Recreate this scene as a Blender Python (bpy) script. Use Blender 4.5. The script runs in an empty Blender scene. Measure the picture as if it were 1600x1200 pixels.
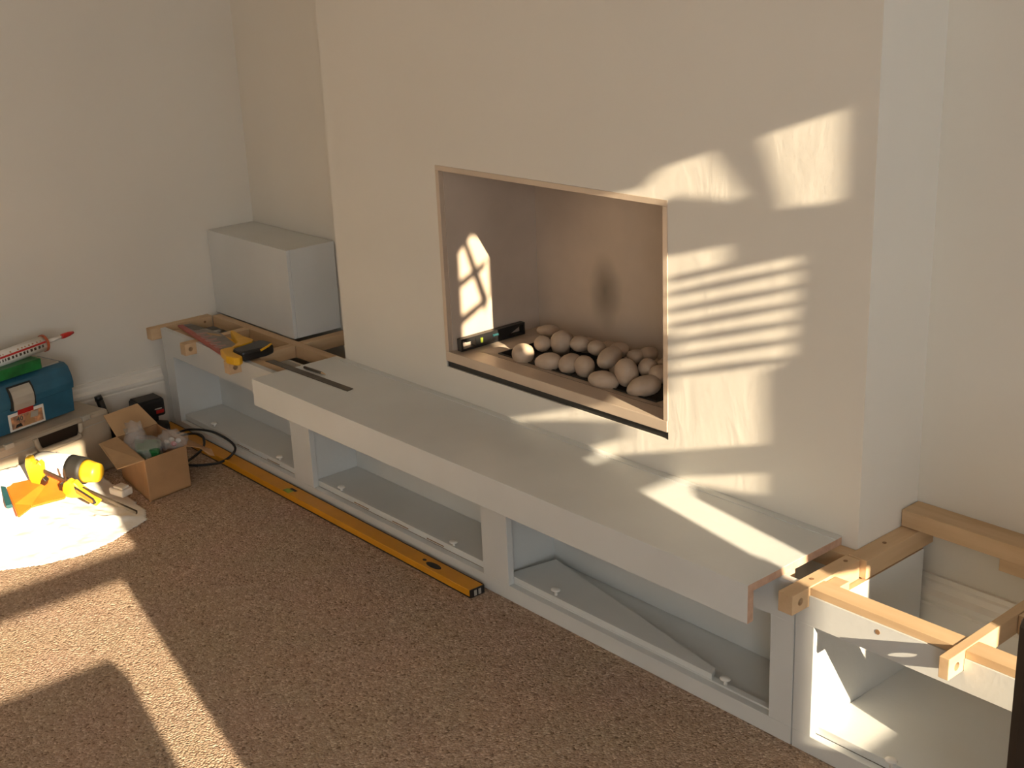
import bpy, bmesh, math, random
from mathutils import Vector, Matrix, noise

SC = bpy.context.scene
COL = SC.collection
PI = math.pi

# ------------------------------------------------------------------ camera
cam_d = bpy.data.cameras.new('camera')
cam_d.sensor_width = 36.0
cam_d.lens = 2027.74 * 36.0 / 1600.0
cam_d.clip_start = 0.02
cam = bpy.data.objects.new('camera', cam_d)
COL.objects.link(cam)
_R = Vector((0.65527276, 0.75426391, -0.04127418)); _U = Vector((-0.21570231, 0.23919806, 0.94670841))
_F = Vector((-0.72394069, 0.61144929, -0.31943644))
_m = Matrix((_R, _U, -_F)).transposed().to_4x4()
_m.translation = Vector((4.1263, -2.0740, 1.5678))
cam.matrix_world = _m
SC.camera = cam

# ------------------------------------------------------------------ light
SUN_STRENGTH = 16.0
SUN_COLOR = (1.0, 0.82, 0.58)
SKY_STRENGTH = 9.0
SKY_COLOR = (.93, 0.97, 1.0)
EXPOSURE = 0.0
SUN_DIR = Vector((-1.0, 0.2, -0.33)).normalized()

world = bpy.data.worlds.new('sky'); SC.world = world
world.use_nodes = True
bg = world.node_tree.nodes['Background']
bg.inputs[0].default_value = (*SKY_COLOR, 1); bg.inputs[1].default_value = SKY_STRENGTH

sun_d = bpy.data.lights.new('sun', 'SUN')
sun_d.energy = SUN_STRENGTH; sun_d.color = SUN_COLOR; sun_d.angle = 0.0050
sun = bpy.data.objects.new('sun', sun_d); COL.objects.link(sun)
sun.rotation_euler = SUN_DIR.to_track_quat('-Z', 'Y').to_euler()
sun.location = (8, -1, 3)

def portal(name, loc, normal, w, h):
    d = bpy.data.lights.new(name, 'AREA'); d.shape = 'RECTANGLE'; d.size = w; d.size_y = h
    d.cycles.is_portal = True
    o = bpy.data.objects.new(name, d); COL.objects.link(o); o.location = loc
    o.rotation_euler = Vector(normal).to_track_quat('-Z', 'Z').to_euler()
XW = 5.6      # right-hand wall with the sunny windows
YN = -4.2     # wall behind the camera
portal('window_daylight', (XW + .2, -.69, 1.6), (-1, 0, 0), .24, 1.4)
portal('window_daylight', (XW + .2, -1.98, 1.45), (-1, 0, 0), .52, 1.1)
portal('window_daylight', (XW + .2, -3.4, 1.45), (-1, 0, 0), 1.3, 1.5)  # portal of the added fill window

vs = SC.view_settings
vs.view_transform = 'Standard'; vs.look = 'None'; vs.gamma = 1.0; vs.exposure = EXPOSURE
vs.use_curve_mapping = False
SC.cycles.max_bounces = 10; SC.cycles.diffuse_bounces = 7
SC.cycles.sample_clamp_indirect = 6.0
SC.cycles.caustics_reflective = False; SC.cycles.caustics_refractive = False

# ------------------------------------------------------------------ materials
def srgb(r, g, b):
    f = lambda c: (c/255/12.92) if c/255 <= .04045 else ((c/255+.055)/1.055)**2.4
    return (f(r), f(g), f(b))

def mat(name, col, rough=.6, var=.06, vscale=6.0, bump=0.0, bscale=40.0, stretch=(1,1,1), metal=0.0, spec=.5, alpha=1.0, col2=None, trans=0.0):
    m = bpy.data.materials.new(name); m.use_nodes = True
    nt = m.node_tree; N = nt.nodes; L = nt.links
    b = N['Principled BSDF']
    b.inputs['Roughness'].default_value = rough; b.inputs['Metallic'].default_value = metal
    b.inputs['Specular IOR Level'].default_value = spec
    b.inputs['Alpha'].default_value = alpha
    if trans: b.inputs['Transmission Weight'].default_value = trans
    tc = N.new('ShaderNodeTexCoord'); mp = N.new('ShaderNodeMapping'); mp.inputs['Scale'].default_value = stretch
    L.new(tc.outputs['Object'], mp.inputs['Vector'])
    n = N.new('ShaderNodeTexNoise'); n.inputs['Scale'].default_value = vscale; n.inputs['Detail'].default_value = 5
    L.new(mp.outputs[0], n.inputs['Vector'])
    cr = N.new('ShaderNodeValToRGB'); e = cr.color_ramp.elements
    e[0].position = .3; e[1].position = .7
    c2 = col2 or tuple(c*(1-var*2) for c in col)
    e[0].color = (*c2, 1); e[1].color = (*[min(1, c*(1+var*.5)) for c in col], 1)
    L.new(n.outputs['Fac'], cr.inputs[0]); L.new(cr.outputs[0], b.inputs['Base Color'])
    if bump:
        n2 = N.new('ShaderNodeTexNoise'); n2.inputs['Scale'].default_value = bscale; n2.inputs['Detail'].default_value = 4
        L.new(mp.outputs[0], n2.inputs['Vector'])
        bp = N.new('ShaderNodeBump'); bp.inputs['Strength'].default_value = bump; bp.inputs['Distance'].default_value = .01
        L.new(n2.outputs['Fac'], bp.inputs['Height']); L.new(bp.outputs[0], b.inputs['Normal'])
    return m

M = {}
WALLC = (.72, .68, .60)
M['wall'] = mat('cream_plaster', WALLC, .75, .02, 2.0, .10, 14)
M['return'] = mat('white_plaster', (.80, .77, .70), .7, .02, 2.0, .08, 14)
M['ceil'] = mat('ceiling_paint', (.62, .58, .52), .8, .02)
M['skirt'] = mat('skirting_gloss', (.80, .75, .66), .35, .03, 8)
M['mdf'] = mat('white_primed_mdf', (.645, .655, .635), .45, .03, 5, .04, 90)
M['mdf_edge'] = mat('raw_mdf_edge', (.56, .36, .25), .8, .10, 60)
M['wood_x'] = mat('pine_along_x', (.60, .425, .255), .6, .12, 26, .06, 60, (.12, 1, 1), col2=(.50, .335, .185))
M['wood_y'] = mat('pine_along_y', (.62, .44, .265), .6, .12, 26, .06, 60, (1, .12, 1), col2=(.52, .35, .195))
M['hole'] = mat('drilled_wood', (.30, .17, .08), .8, .1, 60)
M['steel'] = mat('fire_frame_metal', (.60, .49, .385), .42, .05, 8, 0, 40, metal=.35)
M['firelin'] = mat('fire_lining', (.54, .44, .35), .5, .08, 5, metal=.10)
M['black'] = mat('black_plastic', (.012, .012, .012), .4, .1, 20)
M['blackm'] = mat('matt_black', (.02, .018, .015), .6, .1, 20)
M['stone'] = mat('pale_pebble', (.52, .395, .285), .55, .10, 18, .08, 120)
M['level'] = mat('yellow_level_paint', (.68, .29, .008), .4, .08, 9)
M['dark'] = mat('dark_brown_case', (.022, .014, .009), .45, .2, 12)
M['blue'] = mat('blue_toolbox_plastic', (.025, .12, .20), .4, .12, 14)
M['grey'] = mat('grey_plastic', (.42, .39, .33), .5, .06, 14)
M['silver'] = mat('silver_latch', (.55, .52, .46), .35, .05, 20, metal=.4)
M['case'] = mat('beige_tool_case', (.43, .36, .27), .45, .05, 14, .05, 200)
M['card'] = mat('brown_cardboard', (.46, .265, .125), .85, .08, 12, .05, 120)
M['cardin'] = mat('cardboard_inside', (.52, .33, .17), .85, .08, 12)
M['green'] = mat('green_packet', (.01, .16, .035), .4, .25, 30)
M['white'] = mat('white_plastic', (.78, .76, .70), .4, .03, 12)
M['red'] = mat('red_plastic', (.52, .02, .015), .4, .1, 20)
M['orange'] = mat('orange_fabric', (.85, .20, .01), .7, .1, 20)
M['yellow'] = mat('yellow_plastic', (.80, .48, .02), .4, .08, 20)
M['sawy'] = mat('saw_yellow', (.78, .42, .01), .4, .06, 20)
M['teal'] = mat('teal_plastic', (.02, .09, .10), .4, .1, 20)
M['cloth'] = mat('white_dust_sheet', (.82, .80, .75), .85, .03, 6, .25, 30)
M['iron'] = mat('bare_steel', (.11, .085, .06), .4, .2, 30, metal=.6)
M['brass'] = mat('dark_bar', (.05, .045, .035), .45, .1, 30, metal=.4)
M['vial'] = mat('green_vial', (.30, .38, .05), .15, .1, 40)
M['bag'] = mat('clear_plastic_bag', (.75, .72, .70), .12, .1, 30, .6, 60, alpha=.32)
M['shade_leaf'] = mat('leaf_green', (.06, .15, .03), .5, .2, 20)
M['clay'] = mat('clay_pot', (.42, .17, .08), .8, .1, 20)

def wall_bump(m):
    """hand-trowelled ridges: long vertical waves that only show where light grazes"""
    nt = m.node_tree; N = nt.nodes; L = nt.links
    b = N['Principled BSDF']
    tc = N.new('ShaderNodeTexCoord'); mp = N.new('ShaderNodeMapping'); mp.inputs['Scale'].default_value = (5, 1, 2.2)
    L.new(tc.outputs['Object'], mp.inputs['Vector'])
    n1 = N.new('ShaderNodeTexNoise'); n1.inputs['Scale'].default_value = 2.2; n1.inputs['Detail'].default_value = 6; n1.inputs['Distortion'].default_value = .6
    L.new(mp.outputs[0], n1.inputs['Vector'])
    n2 = N.new('ShaderNodeTexNoise'); n2.inputs['Scale'].default_value = 70; n2.inputs['Detail'].default_value = 3
    L.new(tc.outputs['Object'], n2.inputs['Vector'])
    a = N.new('ShaderNodeMath'); a.operation = 'MULTIPLY_ADD'; a.inputs[1].default_value = .12
    L.new(n2.outputs['Fac'], a.inputs[0]); L.new(n1.outputs['Fac'], a.inputs[2])
    bp = N.new('ShaderNodeBump'); bp.inputs['Strength'].default_value = .42; bp.inputs['Distance'].default_value = .006
    L.new(a.outputs[0], bp.inputs['Height']); L.new(bp.outputs[0], b.inputs['Normal'])
M['breast'] = mat('trowelled_plaster', WALLC, .8, .02, 2.0)
wall_bump(M['breast'])

def carpet_mat():
    m = bpy.data.materials.new('berber_carpet'); m.use_nodes = True
    nt = m.node_tree; N = nt.nodes; L = nt.links; b = N['Principled BSDF']
    b.inputs['Roughness'].default_value = .95; b.inputs['Specular IOR Level'].default_value = .1
    tc = N.new('ShaderNodeTexCoord')
    v = N.new('ShaderNodeTexVoronoi'); v.inputs['Scale'].default_value = 190; L.new(tc.outputs['Object'], v.inputs['Vector'])
    sep = N.new('ShaderNodeSeparateColor'); L.new(v.outputs['Color'], sep.inputs[0])
    cr = N.new('ShaderNodeValToRGB'); el = cr.color_ramp.elements
    el[0].position = 0; el[0].color = (.22, .145, .095, 1)
    el[1].position = 1; el[1].color = (.66, .50, .37, 1)
    e = el.new(.12); e.color = (.40, .28, .195, 1)
    e = el.new(.75); e.color = (.49, .355, .255, 1)
    L.new(sep.outputs[0], cr.inputs[0])
    n = N.new('ShaderNodeTexNoise'); n.inputs['Scale'].default_value = 5; L.new(tc.outputs['Object'], n.inputs['Vector'])
    mx = N.new('ShaderNodeMix'); mx.data_type = 'RGBA'; mx.blend_type = 'MULTIPLY'; mx.inputs[0].default_value = .12
    L.new(cr.outputs[0], mx.inputs[6]); L.new(n.outputs['Color'], mx.inputs[7]); L.new(mx.outputs[2], b.inputs['Base Color'])
    inv = N.new('ShaderNodeMath'); inv.operation = 'SUBTRACT'; inv.inputs[0].default_value = 1.0
    L.new(v.outputs['Distance'], inv.inputs[1])
    bp = N.new('ShaderNodeBump'); bp.inputs['Strength'].default_value = .8; bp.inputs['Distance'].default_value = .005
    L.new(inv.outputs[0], bp.inputs['Height']); L.new(bp.outputs[0], b.inputs['Normal'])
    return m
M['carpet'] = carpet_mat()

def soot_mat():
    """fire back lining with the brown scorch mark the photo shows"""
    m = mat('scorched_lining', (.54, .44, .35), .5, .08, 5, metal=.10)
    nt = m.node_tree; N = nt.nodes; L = nt.links; b = N['Principled BSDF']
    src = b.inputs['Base Color'].links[0].from_socket
    tc = N.new('ShaderNodeTexCoord'); mp = N.new('ShaderNodeMapping')
    mp.inputs['Location'].default_value = (-.02, 0, -.22); mp.inputs['Rotation'].default_value = (0, .35, 0)
    mp.inputs['Scale'].default_value = (1, 0, 1)
    vm = N.new('ShaderNodeVectorMath'); vm.operation = 'SUBTRACT'; vm.inputs[1].default_value = (1.685-(OX0+OX1)/2, 0, .67-OZ0)
    L.new(tc.outputs['Object'], vm.inputs[0])
    sc = N.new('ShaderNodeVectorMath'); sc.operation = 'MULTIPLY'; sc.inputs[1].default_value = (11, 0, 6.5)
    L.new(vm.outputs[0], sc.inputs[0])
    nz = N.new('ShaderNodeTexNoise'); nz.inputs['Scale'].default_value = 9; L.new(tc.outputs['Object'], nz.inputs['Vector'])
    ln = N.new('ShaderNodeVectorMath'); ln.operation = 'LENGTH'; L.new(sc.outputs[0], ln.inputs[0])
    ad = N.new('ShaderNodeMath'); ad.operation = 'MULTIPLY_ADD'; ad.inputs[1].default_value = .5
    L.new(nz.outputs['Fac'], ad.inputs[0]); L.new(ln.outputs['Value'], ad.inputs[2])
    cr = N.new('ShaderNodeValToRGB'); e = cr.color_ramp.elements
    e[0].position = .25; e[0].color = (.38, .38, .38, 1); e[1].position = 1.0; e[1].color = (1, 1, 1, 1)
    L.new(ad.outputs[0], cr.inputs[0])
    mx = N.new('ShaderNodeMix'); mx.data_type = 'RGBA'; mx.blend_type = 'MULTIPLY'; mx.inputs[0].default_value = 1
    L.new(src, mx.inputs[6]); L.new(cr.outputs[0], mx.inputs[7]); L.new(mx.outputs[2], b.inputs['Base Color'])
    return m

# ------------------------------------------------------------------ helpers
def add_box(bm, x0, x1, y0, y1, z0, z1, bevel=0.0):
    vs_ = [bm.verts.new((x, y, z)) for x in (x0, x1) for y in (y0, y1) for z in (z0, z1)]
    idx = [(0,1,3,2),(4,6,7,5),(0,4,5,1),(2,3,7,6),(0,2,6,4),(1,5,7,3)]
    fs = [bm.faces.new([vs_[i] for i in f]) for f in idx]
    if bevel:
        es = list({e for f in fs for e in f.edges})
        bmesh.ops.bevel(bm, geom=es, offset=bevel, segments=2, affect='EDGES', profile=.5)
    return bm

def bx(x0, x1, y0, y1, z0, z1, bevel=.0015):
    return add_box(bmesh.new(), x0, x1, y0, y1, z0, z1, bevel)

def prism(poly, a0, a1, axis='z', bevel=0.0):
    """extrude a 2-D outline along an axis. z: (x,y)  y: (x,z)  x: (y,z)"""
    bm = bmesh.new()
    def P(p, a):
        return {'z': (p[0], p[1], a), 'y': (p[0], a, p[1]), 'x': (a, p[0], p[1])}[axis]
    A = [bm.verts.new(P(p, a0)) for p in poly]; B = [bm.verts.new(P(p, a1)) for p in poly]
    n = len(poly)
    bm.faces.new(A); bm.faces.new(list(reversed(B)))
    for i in range(n):
        bm.faces.new([A[i], B[i], B[(i+1) % n], A[(i+1) % n]])
    bmesh.ops.recalc_face_normals(bm, faces=bm.faces[:])
    if bevel:
        bmesh.ops.bevel(bm, geom=bm.edges[:], offset=bevel, segments=2, affect='EDGES', profile=.5)
    return bm

def tube(pts, r, seg=8, closed=False, bm=None, caps=True):
    bm = bm or bmesh.new()
    P = [Vector(p) for p in pts]; n = len(P); rings = []
    R = r if isinstance(r, (list, tuple)) else [r]*n
    for i in range(n):
        t = (P[min(i+1, n-1)] - P[max(i-1, 0)]).normalized()
        a = Vector((0, 0, 1)) if abs(t.z) < .9 else Vector((1, 0, 0))
        u = t.cross(a).normalized(); v = t.cross(u)
        rings.append([bm.verts.new(P[i] + (u*math.cos(2*PI*k/seg) + v*math.sin(2*PI*k/seg))*R[i]) for k in range(seg)])
    for i in range(n-1):
        for k in range(seg):
            bm.faces.new([rings[i][k], rings[i][(k+1) % seg], rings[i+1][(k+1) % seg], rings[i+1][k]])
    if caps:
        bm.faces.new(rings[0]); bm.faces.new(list(reversed(rings[-1])))
    bmesh.ops.recalc_face_normals(bm, faces=bm.faces[:])
    return bm

def smooth_path(pts, k=6):
    out = []; P = [Vector(p) for p in pts]
    for i in range(len(P)-1):
        p0, p1, p2, p3 = P[max(i-1, 0)], P[i], P[i+1], P[min(i+2, len(P)-1)]
        for j in range(k):
            t = j/k
            out.append(.5*((2*p1) + (p2-p0)*t + (2*p0-5*p1+4*p2-p3)*t*t + (3*p1-p0-3*p2+p3)*t**3))
    out.append(P[-1]); return out

def thing(name, label, cat, loc=(0,0,0), rotz=0.0, group=None):
    o = bpy.data.objects.new(name, None); COL.objects.link(o)
    o.location = loc; o.rotation_euler = (0, 0, rotz); o.empty_display_size = .05
    o['label'] = label; o['category'] = cat
    if group: o['group'] = group
    return o

def obj(name, bm, m, parent=None, local=False, smooth=False):
    """parts are given in world coordinates unless local=True"""
    if parent is not None and not local:
        inv = (Matrix.Translation(parent.get('_o', parent.location)) @ Matrix.Rotation(parent.get('_r', parent.rotation_euler.z), 4, 'Z')).inverted()
        bmesh.ops.transform(bm, matrix=inv, verts=bm.verts[:])
    me = bpy.data.meshes.new(name); bm.to_mesh(me); bm.free()
    mats = m if isinstance(m, (list, tuple)) else [m]
    for k in mats: me.materials.append(M[k] if isinstance(k, str) else k)
    if smooth:
        for p in me.polygons: p.use_smooth = True
    o = bpy.data.objects.new(name, me); COL.objects.link(o)
    if parent is not None: o.parent = parent
    return o

def recenter(o):
    """put the origin of a single-mesh thing at its base"""
    me = o.data; xs = [v.co for v in me.vertices]
    c = Vector(((min(v.x for v in xs)+max(v.x for v in xs))/2, (min(v.y for v in xs)+max(v.y for v in xs))/2, min(v.z for v in xs)))
    for v in me.vertices: v.co -= c
    o.location = c
    return o

def tag(o, label, cat, group=None):
    o['label'] = label; o['category'] = cat
    if group: o['group'] = group
    return o

def struct(name, bm, m, parent=None, label=None, cat=None):
    o = obj(name, bm, m)
    if parent is None:
        o['kind'] = 'structure'
        if label: o['label'] = label
        if cat: o['category'] = cat
    else: o.parent = parent
    return o

def edge_faces(o, test, slot=1):
    for p in o.data.polygons:
        if test(p): p.material_index = slot

# ------------------------------------------------------------------ numbers
XA, XB = .884, 2.742             # chimney breast
DL, DR = .2245, .2125            # alcove depths
OX0, OX1, OZ0, OZ1 = 1.396, 2.221, .4732, 1.0313   # fire opening
H = 2.6
CF = -.2018                      # cabinet front plane
ZB = .369                        # top of the battens
ZS = .387                        # top of the shelf board

# ------------------------------------------------------------------ room shell
struct('floor', bx(-.2, XW+.2, YN-.2, .5, -.12, 0, 0), 'carpet', label='beige-brown flecked loop-pile carpet', cat='floor')
struct('ceiling', bx(-.2, XW+.2, YN-.2, .5, H, H+.12, 0), 'ceil', label='white ceiling above the room', cat='ceiling')
struct('wall_left', bx(-.2, 0, YN-.2, .5, 0, H, 0), 'wall', label='cream painted wall on the left', cat='wall')
bm = bx(0, XA, DL, DL+.25, 0, H, 0)
struct('wall_back_left', bm, 'wall', label='cream alcove wall left of the chimney breast', cat='wall')
struct('wall_back_right', bx(XB, XW, DR, DR+.25, 0, H, 0), 'wall', label='off-white alcove wall right of the chimney breast', cat='wall')
bm = bmesh.new()
add_box(bm, XA, OX0, 0, .45, 0, H); add_box(bm, OX1, XB, 0, .45, 0, H)
add_box(bm, OX0, OX1, 0, .45, OZ1, H); add_box(bm, OX0, OX1, 0, .45, 0, OZ0); add_box(bm, OX0, OX1, .36, .45, OZ0, OZ1)
wb_ = struct('wall_chimney_breast', bm, ['breast', 'return'], label='cream plastered chimney breast with a fire opening', cat='wall')
edge_faces(wb_, lambda p: p.normal.x > .9 and p.center.x > XB-.01)

# right-hand wall with two sash windows and an added fill window, plain wall behind the camera
WA = (-.80, -.587, .945, 2.24)    # y0,y1,z0,z1
WB = (-2.24, -1.69, .945, 1.905)
bm = bmesh.new()
WC = (-4.0, -2.75, .70, 2.24)  # unseen window added for sky fill and sun bounced off the floor
for y0, y1, z0, z1 in ((YN, WC[0], 0, H), (WC[0], WC[1], 0, WC[2]), (WC[0], WC[1], WC[3], H), (WC[1], WB[0], 0, H), (WB[0], WB[1], 0, WB[2]), (WB[0], WB[1], WB[3], H), (-1.772, WB[1], WB[2], 1.52), (WB[1], WA[0], 0, H),  # includes a panel added low in the second window to trim the sun
                       (WA[0], WA[1], 0, WA[2]), (WA[0], WA[1], WA[3], H), (WA[1], .5, 0, H)):
    add_box(bm, XW, XW+.06, y0, y1, z0, z1)
struct('wall_right', bm, 'wall', label='cream wall with the sunny windows', cat='wall')
struct('wall_near', bx(0, XW, YN-.1, YN, 0, H, 0), 'wall', label='cream wall behind the viewer', cat='wall')

def sash(name, y0, y1, z0, z1, bars, label):
    w = obj(name, bx(XW-.02, XW+.07, y0-.03, y1+.03, z0-.03, z0, .002), 'skirt'); w['kind'] = 'structure'; w['label'] = label; w['category'] = 'window'
    for (a, b) in bars:
        obj('glazing_bar', bx(XW+.01, XW+.045, y0, y1, a, b, .002), 'skirt').parent = w
sash('window_1', *WA, [(1.507, 1.565)], 'tall narrow sash window near the alcove')
sash('window_2', *WB, [(1.520, 1.568)], 'wide sash window on the sunny wall')
sash('fill_window', *WC, [(1.52, 1.568)], 'large unseen window added for fill light at the near end of the sunny wall')

# skirtings, with their moulded tops
SK = [(0, 0), (.021, 0), (.021, .168), (.018, .172), (.021, .180), (.021, .190), (.012, .199), (.010, .212), (.007, .216), (.007, .226), (0, .226)]
o = obj('baseboard_left', prism([(y, z) for y, z in SK], -4.18, CF-.002, 'y'), 'skirt'); o['kind'] = 'structure'
o['label'] = 'tall moulded white skirting on the left wall'; o['category'] = 'baseboard'
o = obj('baseboard_back', prism([(DR-y, z*1.14) for y, z in SK], XB+.002, XW-.01, 'x'), 'skirt'); o['kind'] = 'structure'
o['label'] = 'moulded white skirting at the back of the right alcove'; o['category'] = 'baseboard'

# ------------------------------------------------------------------ fireplace
M['soot'] = soot_mat()
fp = thing('inset_fireplace', 'wide inset gas fire with pale metal frame set in the chimney breast', 'fireplace', ((OX0+OX1)/2, .15, OZ0))
ZF = .519                         # hearth plate
t = .014
obj('frame_top', bx(OX0, OX1, -.002, .34, OZ1-t, OZ1, .001), 'steel', fp)
obj('frame_side', bx(OX0, OX0+t, -.002, .34, ZF, OZ1-t, .001), 'steel', fp)
obj('frame_side', bx(OX1-t, OX1, -.002, .34, ZF, OZ1-t, .001), 'steel', fp)
obj('lining_left', bx(OX0+t, OX0+t+.003, .012, .335, ZF, OZ1-t, 0), 'firelin', fp)
obj('lining_right', bx(OX1-t-.003, OX1-t, .012, .335, ZF, OZ1-t, 0), 'firelin', fp)
obj('lining_back', bx(OX0+t, OX1-t, .332, .35, ZF-.02, OZ1-t, 0), 'soot', fp)
obj('black_gap_strip', bx(OX0, OX1, .004, .05, OZ0, OZ0+.018, .001), 'black', fp)
# hearth plate with the sunken tray
TX0, TX1, TY0, TY1 = 1.475, 2.150, .058, .300
bm = bmesh.new()
add_box(bm, OX0+.001, OX1-.001, -.003, TY0, OZ0+.018, ZF, .0015)
add_box(bm, OX0+.001, TX0, TY0, .335, OZ0+.018, ZF); add_box(bm, TX1, OX1-.001, TY0, .335, OZ0+.018, ZF)
add_box(bm, TX0, TX1, TY1, .335, OZ0+.018, ZF)
obj('hearth_plate', bm, 'steel', fp)
bm = bmesh.new()                  # sloping tray rim
ox = [(TX0, TY0), (TX1, TY0), (TX1, TY1), (TX0, TY1)]
ix = [(TX0+.04, TY0+.036), (TX1-.055, TY0+.036), (TX1-.055, TY1-.015), (TX0+.04, TY1-.015)]
A = [bm.verts.new((*p, ZF)) for p in ox]; B = [bm.verts.new((*p, ZF-.008)) for p in ix]
for i in range(4): bm.faces.new([A[i], A[(i+1) % 4], B[(i+1) % 4], B[i]])
bmesh.ops.recalc_face_normals(bm, faces=bm.faces[:])
obj('tray_rim', bm, 'firelin', fp)
bm = bmesh.new()
x0, x1, y0, y1 = TX0+.04, TX1-.055, TY0+.036, TY1-.015
add_box(bm, x0, x1, y0, y1, ZF-.036, ZF-.03)
for q in ((x0-.004, x0, y0, y1), (x1, x1+.004, y0, y1), (x0-.004, x1+.004, y0-.004, y0), (x0-.004, x1+.004, y1, y1+.004)):
    add_box(bm, q[0], q[1], q[2], q[3], ZF-.034, ZF-.004)
obj('burner_tray', bm, 'blackm', fp)

# pebbles: (x, y, z, half sizes along/across/up, turn, row, place)
def pebble_bm(a, b, c, seed):
    bm = bmesh.new(); bmesh.ops.create_icosphere(bm, subdivisions=3, radius=1)
    rnd = random.Random(seed); k = rnd.uniform(-.18, .18); off = Vector((seed*3.1, seed*1.7, 0))
    for v in bm.verts:
        p = v.co
        s = 1 + .07*noise.noise(p*1.3 + off)
        v.co = Vector((p.x*a*s, p.y*b*s*(1+k*p.x), p.z*c*s*(1+k*.6*p.x)))
    return bm
PEB = [
 (1.607,.101,.536,.031,.026,.030, 20,'front',1), (1.702,.104,.534,.037,.024,.024,-10,'front',2), (1.760,.130,.536,.038,.027,.026, 55,'front',3),
 (1.810,.134,.537,.026,.030,.030, 40,'front',4), (1.917,.096,.533,.040,.026,.024, -5,'front',5), (2.028,.124,.536,.045,.030,.026, 15,'front',6),
 (1.632,.147,.553,.024,.022,.022, 30,'middle',1), (1.668,.183,.557,.032,.029,.032, 70,'middle',2), (1.716,.204,.556,.027,.025,.022, 20,'middle',3),
 (1.777,.207,.556,.025,.022,.020, 0,'middle',4), (1.862,.171,.556,.045,.028,.026, 62,'middle',5), (1.962,.130,.548,.030,.034,.038, 20,'middle',6),
 (1.992,.176,.556,.026,.026,.025, 10,'middle',7), (2.043,.164,.553,.028,.026,.024, 35,'middle',8),
 (1.545,.247,.549,.034,.022,.018, 25,'back',1), (1.600,.250,.535,.030,.025,.022, 15,'back',2), (1.690,.255,.535,.030,.024,.022, 0,'back',3),
 (1.770,.258,.540,.028,.024,.022, 30,'back',4), (1.832,.238,.556,.028,.024,.019, 10,'back',5), (1.900,.230,.553,.026,.024,.020, 0,'back',6), (1.918,.255,.557,.028,.024,.019, 40,'back',7),
 (2.000,.240,.550,.030,.025,.022, 20,'back',8), (1.640,.205,.530,.026,.022,.022, 0,None,0), (1.890,.180,.528,.028,.024,.022, 0,None,0)]
ORD = ['', 'first', 'second', 'third', 'fourth', 'fifth', 'sixth', 'seventh', 'eighth']
for i, (x, y, z, a, b, c, r, row, k) in enumerate(PEB):
    lab = f'smooth pale pebble, {ORD[k]} from the left in the {row} row of the fire tray' if row else ('smooth pale pebble half buried at the left between the pebble rows' if x < 1.75 else 'smooth pale pebble half buried at the right between the pebble rows')
    if row == 'front' and k == 1: lab = 'smooth pale pebble with a bright sun spot at the left end of the fire tray'
    o = obj('pebble', pebble_bm(a, b, c, i+1), 'stone', smooth=True)
    if row == 'front': y -= .008; z -= .004; x += .006
    o.location = (x, y, z); o.rotation_euler = (math.radians((i*37) % 24-12), math.radians((i*53) % 24-12), math.radians(r+41))
    tag(o, lab, 'pebble', 'pebbles in the fire tray')

# ------------------------------------------------------------------ long low cabinet
A1, B1, A2, B2, A3, B3, CE = .1114, .8552, .9624, 1.7634, 1.8635, 2.6822, 2.7395
ZT, ZR = .2786, .042
FB = CF+.018                       # back of the face frame
cab = thing('fireside_cabinet', 'long low white cabinet with three open bays along the chimney breast', 'cabinet', (1.39, -.11, 0))
BEAR = [(.262, .296), (.556, .590)]          # bearers crossing the left end
RB = (2.7385, 2.7725)                        # bearer at the right end
NZ = ZB-.041
poly = [(.043, ZT), (CE, ZT), (CE, NZ), (RB[0]-.001, NZ), (RB[0]-.001, ZB-.001)]
for a, b in reversed(BEAR): poly += [(b+.001, ZB-.001), (b+.001, NZ), (a-.001, NZ), (a-.001, ZB-.001)]
poly += [(.040, ZB-.001)]
poly[0] = (.046, ZT)
obj('top_rail', prism(poly, CF, FB, 'y'), 'mdf', cab)
obj('bottom_rail', bx(.056, CE, CF, FB, .001, ZR, .001), 'mdf', cab)
# the left stile is scribed unevenly to the skirting
obj('stile', prism([(.056, ZR), (A1, ZR), (A1, ZT), (.046, ZT), (.048, .225), (.053, .205), (.050, .175), (.056, .12)], CF, FB, 'y'), 'mdf', cab)
obj('stile', bx(B1, A2, CF, FB, ZR, ZT, .0008), 'mdf', cab)
obj('stile', bx(B2, A3, CF, FB, ZR, ZT, .0008), 'mdf', cab)
obj('stile', bx(B3, CE, CF, FB, ZR, ZT, .0008), 'mdf', cab)
YBK = -.034
obj('side_panel', bx(.083, .101, FB, YBK+.03, .001, .328, .001), 'mdf', cab)
obj('partition', bx(.914, .950, FB, YBK, .001, .328, .001), 'mdf', cab)
obj('partition', bx(1.8135, 1.823, FB, -.0015, .001, .328, .001), 'mdf', cab)
obj('side_panel', bx(2.716, 2.734, FB, -.0015, .001, .328, .001), 'mdf', cab)
obj('back_panel', bx(.101, 1.8135, YBK, YBK+.009, .001, .328, 0), 'mdf', cab)
obj('back_panel', bx(1.823, 2.716, -.0095, -.0015, .031, .328, 0), 'mdf', cab)
for a, b in ((.104, .913), (.951, 1.813)):
    obj('base_panel', bx(a, b, FB+.0006, YBK-.001, ZR, .0605, .001), 'mdf', cab)
obj('base_panel', bx(1.8235, 2.715, FB+.0006, -.0015, .012, .030, .001), 'mdf', cab)
obj('cleat', bx(1.8235, 2.715, FB+.0006, FB+.016, .0302, .0452, .001), 'mdf', cab)
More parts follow.
